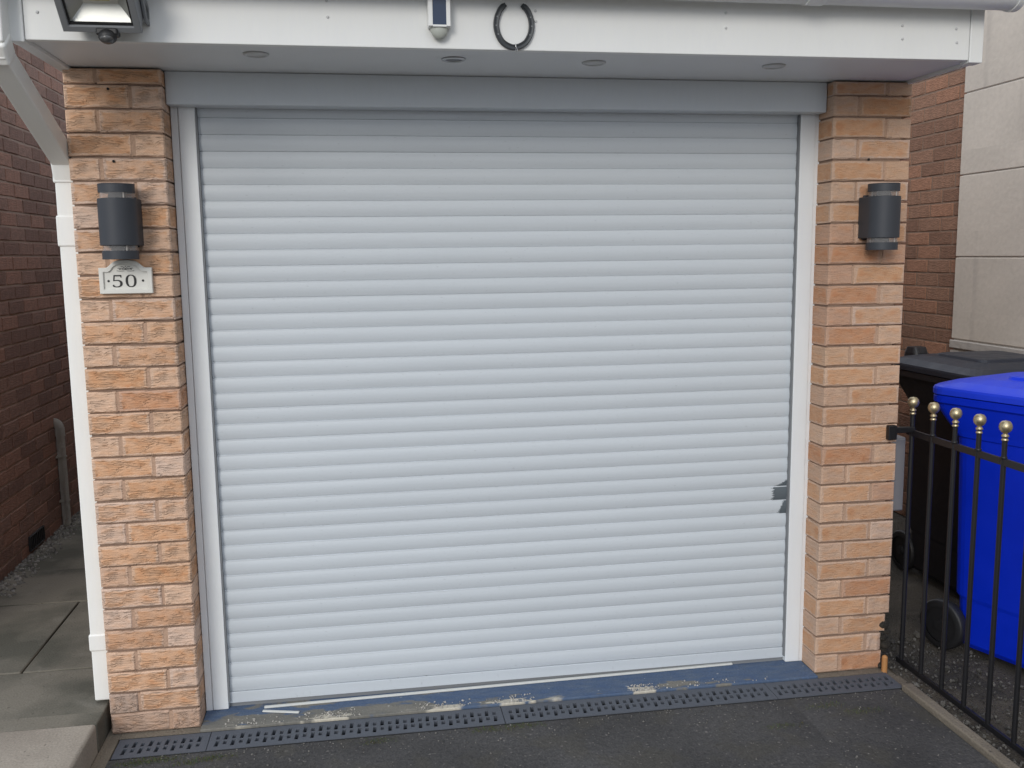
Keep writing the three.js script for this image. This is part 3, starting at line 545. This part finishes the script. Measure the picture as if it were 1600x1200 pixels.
// ------------------------------------------------------------------ house number sign
{
  const t = thing('house_sign', 'cream moulded house number sign reading 50 below the left lamp', 'house sign', [0.152, 1.517, 0.003]);
  const outline = (k) => { const w = 0.0815 - k, s = new THREE.Shape(), b = k; s.moveTo(-w, b); s.lineTo(w, b); s.lineTo(w, 0.083 - k); s.lineTo(0.062 - k * 0.6, 0.083 - k);
    s.bezierCurveTo(0.05 - k * 0.5, 0.085 - k, 0.043, 0.099 - k, 0.03, 0.104 - k); s.bezierCurveTo(0.015, 0.11 - k, -0.015, 0.11 - k, -0.03, 0.104 - k); s.bezierCurveTo(-0.043, 0.099 - k, -0.05 + k * 0.5, 0.085 - k, -0.062 + k * 0.6, 0.083 - k); s.lineTo(-w, 0.083 - k); s.closePath(); return s; };
  const mSign = std({ color: lin(0.7, 0.69, 0.64), roughness: 0.5 });
  obj('plate', new THREE.ExtrudeGeometry(outline(0.001), { depth: 0.008, bevelEnabled: true, bevelSize: 0.001, bevelThickness: 0.001, bevelSegments: 2, curveSegments: 16 }), mSign, t);
  const rim = outline(0.002); rim.holes.push(new THREE.Path(outline(0.012).getPoints(16)));
  obj('moulding', X(new THREE.ExtrudeGeometry(rim, { depth: 0.0015, bevelEnabled: true, bevelSize: 0.0025, bevelThickness: 0.005, bevelSegments: 3, curveSegments: 16 }), (g) => g.translate(0, 0, 0.009)), mSign, t);
  const font = await new FontLoader().loadAsync('fonts/droid/droid_serif_regular.typeface.json');
  const tx = (s, size, x, y, sx) => { const g = new TextGeometry(s, { font, size, depth: 0.001, curveSegments: 10, bevelEnabled: false }); g.computeBoundingBox(); g.scale(sx, 1, 1); g.translate(x - sx * (g.boundingBox.max.x + g.boundingBox.min.x) / 2 / 1, y, 0.0092); return g; };
  const five = tx('5', 0.0395, -0.021, 0.021, 1.3), zero = tx('0', 0.0395, 0.021, 0.021, 1.3);
  obj('numeral', five, mInk, t); obj('numeral', zero, mInk, t);
  for (const s of [-1, 1]) obj('dot', X(cyl(0.0038, 0.0038, 0.001, 20), (g) => { g.rotateX(Math.PI / 2); g.translate(s * 0.053 - 0.001, 0.041, 0.0095); }), mInk, t);
  const orn = [];
  for (const s of [-1, 1]) for (const [ax, ay, bx, by, cx, cy] of [[0.002, 0.076, 0.011, 0.086, 0.02, 0.078], [0.004, 0.073, 0.015, 0.071, 0.027, 0.0735], [0.003, 0.081, 0.008, 0.09, 0.014, 0.086], [0.012, 0.077, 0.019, 0.084, 0.024, 0.081]])
    orn.push(new THREE.TubeGeometry(new THREE.QuadraticBezierCurve3(new THREE.Vector3(s * ax, ay, 0.0093), new THREE.Vector3(s * bx, by, 0.0093), new THREE.Vector3(s * cx, cy, 0.0093)), 10, 0.0009, 6));
  for (const [x, y, r] of [[0, 0.079, 0.003], [0.008, 0.078, 0.002], [-0.008, 0.078, 0.002], [0.017, 0.0775, 0.0017], [-0.017, 0.0775, 0.0017], [0, 0.087, 0.0018]]) orn.push(X(new THREE.SphereGeometry(r, 10, 8), (g) => { g.scale(1, 1, 0.4); g.translate(x, y, 0.0095); }));
  obj('ornament', orn, std({ color: lin(0.12, 0.12, 0.11), roughness: 0.6 }), t);
}

// ------------------------------------------------------------------ left passage: pipe, vent, debris
{
  const t = thing('waste_pipe', 'cream plastic waste pipe clipped upright to the dark brick wall', 'pipe', [-0.845, 0, -2.44]);
  obj('upright', X(cyl(0.0225, 0.0225, 0.6, 18), (g) => g.translate(0, 0.385, 0)), mWasteP, t);
  obj('elbow', [new THREE.TubeGeometry(new THREE.QuadraticBezierCurve3(new THREE.Vector3(0, 0.655, 0), new THREE.Vector3(0, 0.705, 0), new THREE.Vector3(-0.045, 0.705, 0)), 10, 0.0245, 16), X(cyl(0.026, 0.026, 0.05, 18), (g) => g.translate(0, 0.645, 0))], mWasteP, t);
  for (const y of [0.24, 0.5]) obj('pipe_clip', [X(new THREE.TorusGeometry(0.0235, 0.004, 8, 20), (g) => { g.rotateX(Math.PI / 2); g.translate(0, y, 0); }), box(-0.043, -0.015, y - 0.006, y + 0.006, -0.012, 0.03, 0.002)], mWasteP, t);
}
{
  const t = thing('air_brick', 'dark slotted air vent at the foot of the brown brick wall', 'vent', [-0.868, 0.15, -1.985]);
  obj('frame', [box(0, 0.012, -0.04, -0.034, -0.11, 0.11, 0.002), box(0, 0.012, 0.034, 0.04, -0.11, 0.11, 0.002), box(0, 0.0118, -0.034, 0.034, -0.11, -0.102), box(0, 0.0118, -0.034, 0.034, 0.102, 0.11)], mBlack, t);
  obj('recess', box(-0.001, 0.004, -0.034, 0.034, -0.102, 0.102), mChannel, t);
  for (let i = -3; i <= 3; i++) obj('bar', box(0.004, 0.011, -0.0338, 0.0338, i * 0.027 - 0.004, i * 0.027 + 0.004, 0.001), mBlack, t);
}
{
  const t = thing('hedge', 'dark green hedge closing the far end of the left passage', 'hedge', [-0.44, 0, -5.75]);
  const parts = [], lg = new THREE.PlaneGeometry(0.045, 0.03), q = new THREE.Matrix4(), e = new THREE.Euler();
  for (let i = 0; i < 2600; i++) { e.set(rr(-1, 1), rr(-1.5, 1.5), rr(0, 6)); q.makeRotationFromEuler(e).setPosition(rr(-0.5, 0.5), 0.05 + rnd() * 1.05, rr(-0.15, 0.15) + 0.1 * n3(i, 1)); parts.push(lg.clone().applyMatrix4(q)); }
  obj('foliage', parts, std({ color: lin(0.06, 0.1, 0.04), roughness: 0.8, side: THREE.DoubleSide }), t).userData.kind = 'stuff';
  for (const x of [-0.3, 0, 0.3]) obj('stem', X(cyl(0.012, 0.02, 1, 8), (g) => g.translate(x, 0.4, 0)), mSoil, t);
}
function scatter(name, label, category, n, place, size, mat, tones) {
  const g = new THREE.IcosahedronGeometry(1, 0), p = g.attributes.position, m = new THREE.InstancedMesh(g, mat, n), q = new THREE.Matrix4(), e = new THREE.Euler(), c = new THREE.Color();
  for (let i = 0; i < p.count; i++) p.setXYZ(i, p.getX(i) * (1 + 0.25 * Math.sin(i * 7.1)), p.getY(i), p.getZ(i));
  g.computeVertexNormals();
  for (let i = 0; i < n; i++) { const [x, y, z] = place(i), s = size(i); e.set(rr(0, 6), rr(0, 6), rr(0, 6)); q.makeRotationFromEuler(e); q.scale(new THREE.Vector3(s * rr(0.7, 1.3), s * rr(0.4, 0.8), s * rr(0.7, 1.2))); q.setPosition(x, y, z); m.setMatrixAt(i, q); const k = rr(...tones); c.setRGB(k, k * 0.95, k * 0.87); m.setColorAt(i, c); }
  m.name = numbered(name); m.userData = { label, category, kind: 'stuff' }; m.castShadow = m.receiveShadow = true; scene.add(m); return m;
}
const mPebble = std({ color: 0xffffff, roughness: 1 });
scatter('gravel', 'pale gravel and mortar crumbs along the foot of the brown wall', 'gravel', 900, () => { const a = Math.pow(rnd(), 1.8); return [-0.865 + a * 0.13, 0.092, rr(-3.4, -1.2)]; }, () => rr(0.003, 0.012), mPebble, [0.1, 0.3]);
scatter('rubble_strip', 'loose stones and dead leaves in the soil under the railing', 'rubble', 1500, () => { const x = 2.9 + Math.pow(rnd(), 1.4) * 0.4; return [x, 0.006, rr(-0.3, 1.6)]; }, () => (rnd() < 0.06 ? rr(0.009, 0.018) : rr(0.002, 0.007)), mPebble, [0.03, 0.15]);
scatter('grit', 'scattered grit and crumbs on the tarmac drive', 'grit', 600, () => { const e = rnd() < 0.55; return [rr(0.04, 2.83), -0.001, e ? 0.172 + Math.pow(rnd(), 2) * 0.12 : rr(0.17, 1.2)]; }, () => rr(0.001, 0.0036), mPebble, [0.06, 0.24]);
scatter('paint_crumbs', 'cream crumbs of flaked paint and mortar on the threshold', 'crumbs', 420, (i) => { const [cx, w] = [[0.74, 0.12], [1.14, 0.12], [1.395, 0.1], [1.9, 0.07], [0.5, 0.15], [2.1, 0.3]][[0, 0, 0, 1, 1, 2, 2, 3, 3, 3, 4, 5][i % 12]]; return [cx + (rnd() + rnd() - 1) * w, 0.008, 0.024 - Math.pow(rnd(), 1.6) * 0.05]; }, () => rr(0.001, 0.0042), mPebble, [0.36, 0.56]);
{ // low moss tufts along the drain and the kerb
  const gs = [], base = new THREE.BufferGeometry(); base.setAttribute('position', new THREE.Float32BufferAttribute([-0.0012, 0, 0, 0.0012, 0, 0, 0, 0.011, 0.003], 3)); base.computeVertexNormals();
  const q = new THREE.Matrix4(), e = new THREE.Euler(), n = 2600, m = new THREE.InstancedMesh(base, std({ color: 0xffffff, roughness: 1 }), n), c = new THREE.Color();
  const spots = [[0.12, 0.2], [0.2, 0.19], [0.3, 0.225], [0.37, 0.21], [1.3, 0.19], [1.42, 0.185], [0.9, 0.2], [2.3, 0.35], [2.5, 0.24], [2.62, 0.3]];
  for (let i = 0; i < n; i++) { const [cx, cz] = spots[Math.floor(Math.pow(rnd(), 1.3) * spots.length)], x = cx + (rnd() + rnd() - 1) * 0.09, z = Math.max(0.172, cz + (rnd() + rnd() - 1) * 0.025), s = rr(0.3, 1.0); e.set(rr(-0.6, 0.6), rr(0, 6), rr(-0.6, 0.6)); q.makeRotationFromEuler(e).scale(new THREE.Vector3(s, s, s)).setPosition(x, -0.004, z); m.setMatrixAt(i, q); c.setRGB(rr(0.05, 0.11), rr(0.07, 0.12), rr(0.02, 0.04)); m.setColorAt(i, c); }
  m.name = numbered('moss'); m.userData = { label: 'thin green moss along the drain edge and the tarmac', category: 'moss', kind: 'stuff' }; scene.add(m);
}

// ------------------------------------------------------------------ drain channel
{
  const t = thing('drain_channel', 'dark grey slotted drain channel across the front of the threshold', 'drain');
  obj('channel', [box(0.032, 2.866, -0.12, -0.1, 0.03, 0.166), box(0.032, 2.866, -0.1, -0.003, 0.03, 0.0345), box(0.032, 2.866, -0.1, -0.003, 0.1615, 0.166)], mChannel, t);
  const ed = [0.034, 0.337, 1.35, 2.363, 2.864];
  for (let s = 0; s + 1 < ed.length; s++) {
    const a = ed[s] + 0.0013, b = ed[s + 1] - 0.0013, L = b - a, sh = new THREE.Shape();
    sh.moveTo(0, 0); sh.lineTo(L, 0); sh.lineTo(L, 0.125); sh.lineTo(0, 0.125); sh.closePath();
    const P = 0.0265, n = Math.floor((L - 0.02) / P), o = (L - n * P) / 2;
    for (let i = 0; i < n; i++) for (const row of [0, 1]) {
      const x = o + (i + 0.5) * P, long = (i + row) % 2 === 0, len = long ? 0.038 : 0.022, w = 0.0062, yc = row ? 0.084 + (long ? 0 : -0.004) : 0.041 + (long ? 0 : 0.004), sk = 0.1;
      const h = new THREE.Path(), y0 = yc - len / 2, y1 = yc + len / 2; h.moveTo(x - w - sk * len / 2, y0); h.lineTo(x - w + sk * len / 2, y1); h.lineTo(x + w + sk * len / 2, y1); h.lineTo(x + w - sk * len / 2, y0); h.closePath(); sh.holes.push(h);
    }
    const g = new THREE.ExtrudeGeometry(sh, { depth: 0.016, bevelEnabled: false }); g.rotateX(-Math.PI / 2); g.translate(a, -0.017 + rr(-0.001, 0.001), 0.1605);
    const m = obj('grate', metreUV(g), mGrate, t); m.rotation.z = rr(-0.0012, 0.0012);
  }
}
{
  const m = obj('pipe_stub', [X(cyl(0.011, 0.011, 0.06, 16), (g) => g.translate(0, 0.03, 0)), X(new THREE.SphereGeometry(0.011, 14, 8, 0, 6.3, 0, 1.57), (g) => g.translate(0, 0.06, 0))], mOrange);
  m.position.set(2.866, -0.006, 0.022); m.userData = { label: 'short orange peg at the foot of the right pillar beside the drain', category: 'peg' };
}

// ------------------------------------------------------------------ railing
{
  const t = thing('metal_railing', 'black iron railing with brass ball finials beside the bins', 'railing');
  const rx = 2.95;
  for (let i = 0; i < 13; i++) {
    const z = 0.0 + i * 0.1295, b = obj('bar', X(cyl(0.0085, 0.0085, 0.995, 14), (g) => g.translate(rx, 0.5275, z)), mBlackIron, t);
    obj('finial', X(new THREE.LatheGeometry([[0.0001, 0.0], [0.0105, 0], [0.0115, 0.004], [0.0085, 0.008], [0.0075, 0.011], [0.0115, 0.014], [0.012, 0.018], [0.008, 0.022], [0.0065, 0.025], [0.0125, 0.0285], [0.0185, 0.036], [0.021, 0.0465], [0.0185, 0.057], [0.0125, 0.0645], [0.0001, 0.0675]].map((q) => new THREE.Vector2(q[0], q[1])), 26), (g) => g.translate(rx, 1.008, z)), mBrass, b);
    obj('collar', X(new THREE.SphereGeometry(0.0115, 12, 8), (g) => { g.scale(1, 0.7, 1); g.translate(rx, 0.952, z); }), mBlackIron, b);
  }
  obj('top_rail', box(rx - 0.006, rx + 0.006, 0.926, 0.95, -0.03, 1.75, 0.002), mBlackIron, t);
  obj('bottom_rail', box(rx - 0.0055, rx + 0.0055, 0.012, 0.034, -0.03, 1.75, 0.002), mBlackIron, t);
  const br = obj('wall_bracket', [box(2.842, 2.876, 0.917, 0.972, 0.0, 0.022, 0.003), box(2.862, 2.956, 0.94, 0.962, -0.008, 0.012, 0.003)], mBlackIron, t);
}
{
  const t = thing('utility_box', 'narrow grey plastic box on the garage side just behind the right pillar', 'utility box', [2.985, 0.74, -0.17]);
  obj('case', box(-0.085, 0.03, -0.15, 0.15, -0.1, 0.03, 0.006), std({ color: lin(0.2, 0.2, 0.205), roughness: 0.6 }), t);
  obj('cover', box(-0.08, 0.025, -0.144, 0.144, 0.0305, 0.036, 0.003), std({ color: lin(0.21, 0.21, 0.215), roughness: 0.6 }), t);
}

// ------------------------------------------------------------------ wheelie bins (front faces local +z, wheels and handle at the back)
function rrect(w, d, r, zo, n = 5) { const p = []; for (const [sx, sz, a0] of [[1, 1, 0], [-1, 1, 1], [-1, -1, 2], [1, -1, 3]]) for (let i = 0; i <= n; i++) { const a = (a0 + i / n) * Math.PI / 2; p.push([sx * (w / 2 - r) + r * Math.cos(a), zo + sz * (d / 2 - r) + r * Math.sin(a)]); } return p; }
function loft(secs, capTop = true, capBot = true) { // secs: [y, width, depth, corner, zOffset]
  const rings = secs.map((s) => rrect(s[1], s[2], s[3], s[4] || 0).map((q) => [q[0], s[0], q[1]])), pos = [], K = rings[0].length;
  for (let i = 0; i + 1 < rings.length; i++) for (let j = 0; j < K; j++) { const a = rings[i][j], b = rings[i][(j + 1) % K], c = rings[i + 1][(j + 1) % K], d = rings[i + 1][j]; pos.push(...a, ...c, ...b, ...a, ...d, ...c); }
  const cap = (r, up) => { const cx = r.reduce((s, q) => s + q[0], 0) / K, cz = r.reduce((s, q) => s + q[2], 0) / K; for (let j = 0; j < K; j++) { const a = r[j], b = r[(j + 1) % K], c = [cx, r[0][1], cz]; up ? pos.push(...a, ...c, ...b) : pos.push(...a, ...b, ...c); } };
  if (capTop) cap(rings[rings.length - 1], true); if (capBot) cap(rings[0], false);
  let g = new THREE.BufferGeometry(); g.setAttribute('position', new THREE.Float32BufferAttribute(pos, 3)); g.computeVertexNormals();
  return metreUV(g);
}
function bin(name, label, pos, turn, mBody, mLid, inset, back, wx) {
  const t = thing(name, label, 'wheelie bin', pos, 'wheelie bins in the side passage'); t.rotation.y = turn;
  const k = inset, bk = back; // bk: how far the rim reaches out behind over the body
  obj('body', loft([[0.03, 0.45 - k, 0.44, 0.05, 0.0], [0.05, 0.475 - k, 0.465, 0.06, 0.0], [0.22, 0.485 - k, 0.49, 0.06, 0.005], [0.235, 0.492 - k, 0.505, 0.06, 0.0], [0.8, 0.53 - k, 0.57, 0.06, 0.025], [0.86, 0.535 - k, 0.58 + bk * 0.1, 0.06, 0.025], [0.865, 0.545 - k, 0.59 + bk * 0.1, 0.06, 0.025], [0.885, 0.55 - k * 0.9, 0.6 + bk * 0.3, 0.06, 0.02 - bk * 0.1], [0.925, 0.565 - k * 0.7, 0.64 + bk * 0.7, 0.06, 0.015 - bk * 0.35], [0.965, 0.58 - k * 0.4, 0.68 + bk * 0.9, 0.06, 0.01 - bk * 0.45], [1.0, 0.59, 0.69 + bk, 0.06, 0.01 - bk / 2]]), mBody, t);
  obj('rim', loft([[0.985, 0.595, 0.70 + bk, 0.065, 0.01 - bk / 2], [0.99, 0.605, 0.715 + bk, 0.07, 0.01 - bk / 2], [1.012, 0.605, 0.715 + bk, 0.07, 0.01 - bk / 2], [1.016, 0.6, 0.71 + bk, 0.07, 0.01 - bk / 2]]), mBody, t);
  const lid = obj('lid', loft([[1.019, 0.605, 0.715 + bk, 0.07, 0.01 - bk / 2], [1.021, 0.615, 0.73 + bk, 0.08, 0.012 - bk / 2], [1.04, 0.615, 0.73 + bk, 0.08, 0.012 - bk / 2], [1.049, 0.61, 0.722 + bk, 0.08, 0.012 - bk / 2], [1.056, 0.59, 0.70 + bk, 0.085, 0.012 - bk / 2], [1.072, 0.53, 0.62 + bk, 0.09, 0.02 - bk / 2], [1.088, 0.42, 0.46, 0.08, 0.03], [1.093, 0.25, 0.3, 0.08, 0.03]]), mLid, t);
  obj('lid_panel', loft([[1.08, 0.36, 0.36, 0.04, 0.05], [1.1, 0.34, 0.34, 0.04, 0.05], [1.103, 0.32, 0.32, 0.04, 0.05]]), mLid, lid);
  if (!bk) { // hinge grip standing up at the back of the lid
    obj('lid_grip', loft([[1.03, 0.1, 0.11, 0.03, -0.3], [1.085, 0.09, 0.1, 0.03, -0.3], [1.112, 0.075, 0.07, 0.02, -0.3]]), mBody, lid).position.x = -0.15;
  }
  obj('axle', X(cyl(0.011, 0.011, wx * 1.9, 14), (g) => { g.rotateZ(Math.PI / 2); g.translate(0, 0.1, -0.265); }), mSteel, t);
  for (const s of [-1, 1]) {
    const wh = obj('wheel', X(new THREE.LatheGeometry([[0.07, -0.024], [0.092, -0.024], [0.099, -0.016], [0.1, 0], [0.099, 0.016], [0.092, 0.024], [0.07, 0.024]].map((q) => new THREE.Vector2(q[0], q[1])), 32), (g) => { g.rotateZ(Math.PI / 2); g.translate(s * wx, 0.1, -0.265); }), mBlack, t);
    obj('hub', [X(cyl(0.072, 0.072, 0.03, 28), (g) => { g.rotateZ(Math.PI / 2); g.translate(s * wx, 0.1, -0.265); }), X(cyl(0.022, 0.022, 0.055, 18), (g) => { g.rotateZ(Math.PI / 2); g.translate(s * (wx + 0.002), 0.1, -0.265); })], mBlack, wh);
  }
  return t;
}
bin('wheelie_bin', 'bright blue wheelie bin behind the black railing', [3.555, -0.002, 0.02], 0.356, mBlueBin, mBlueLid, 0, 0.02, 0.262).scale.y = 1.035;
const black = bin('wheelie_bin', 'black wheelie bin standing behind the blue bin', [3.8, -0.002, -0.79], 0.02, mBlackBin, mBlackLid, 0.085, 0, 0.19);
black.scale.y = 1.03;

renderer.render(scene, camera);
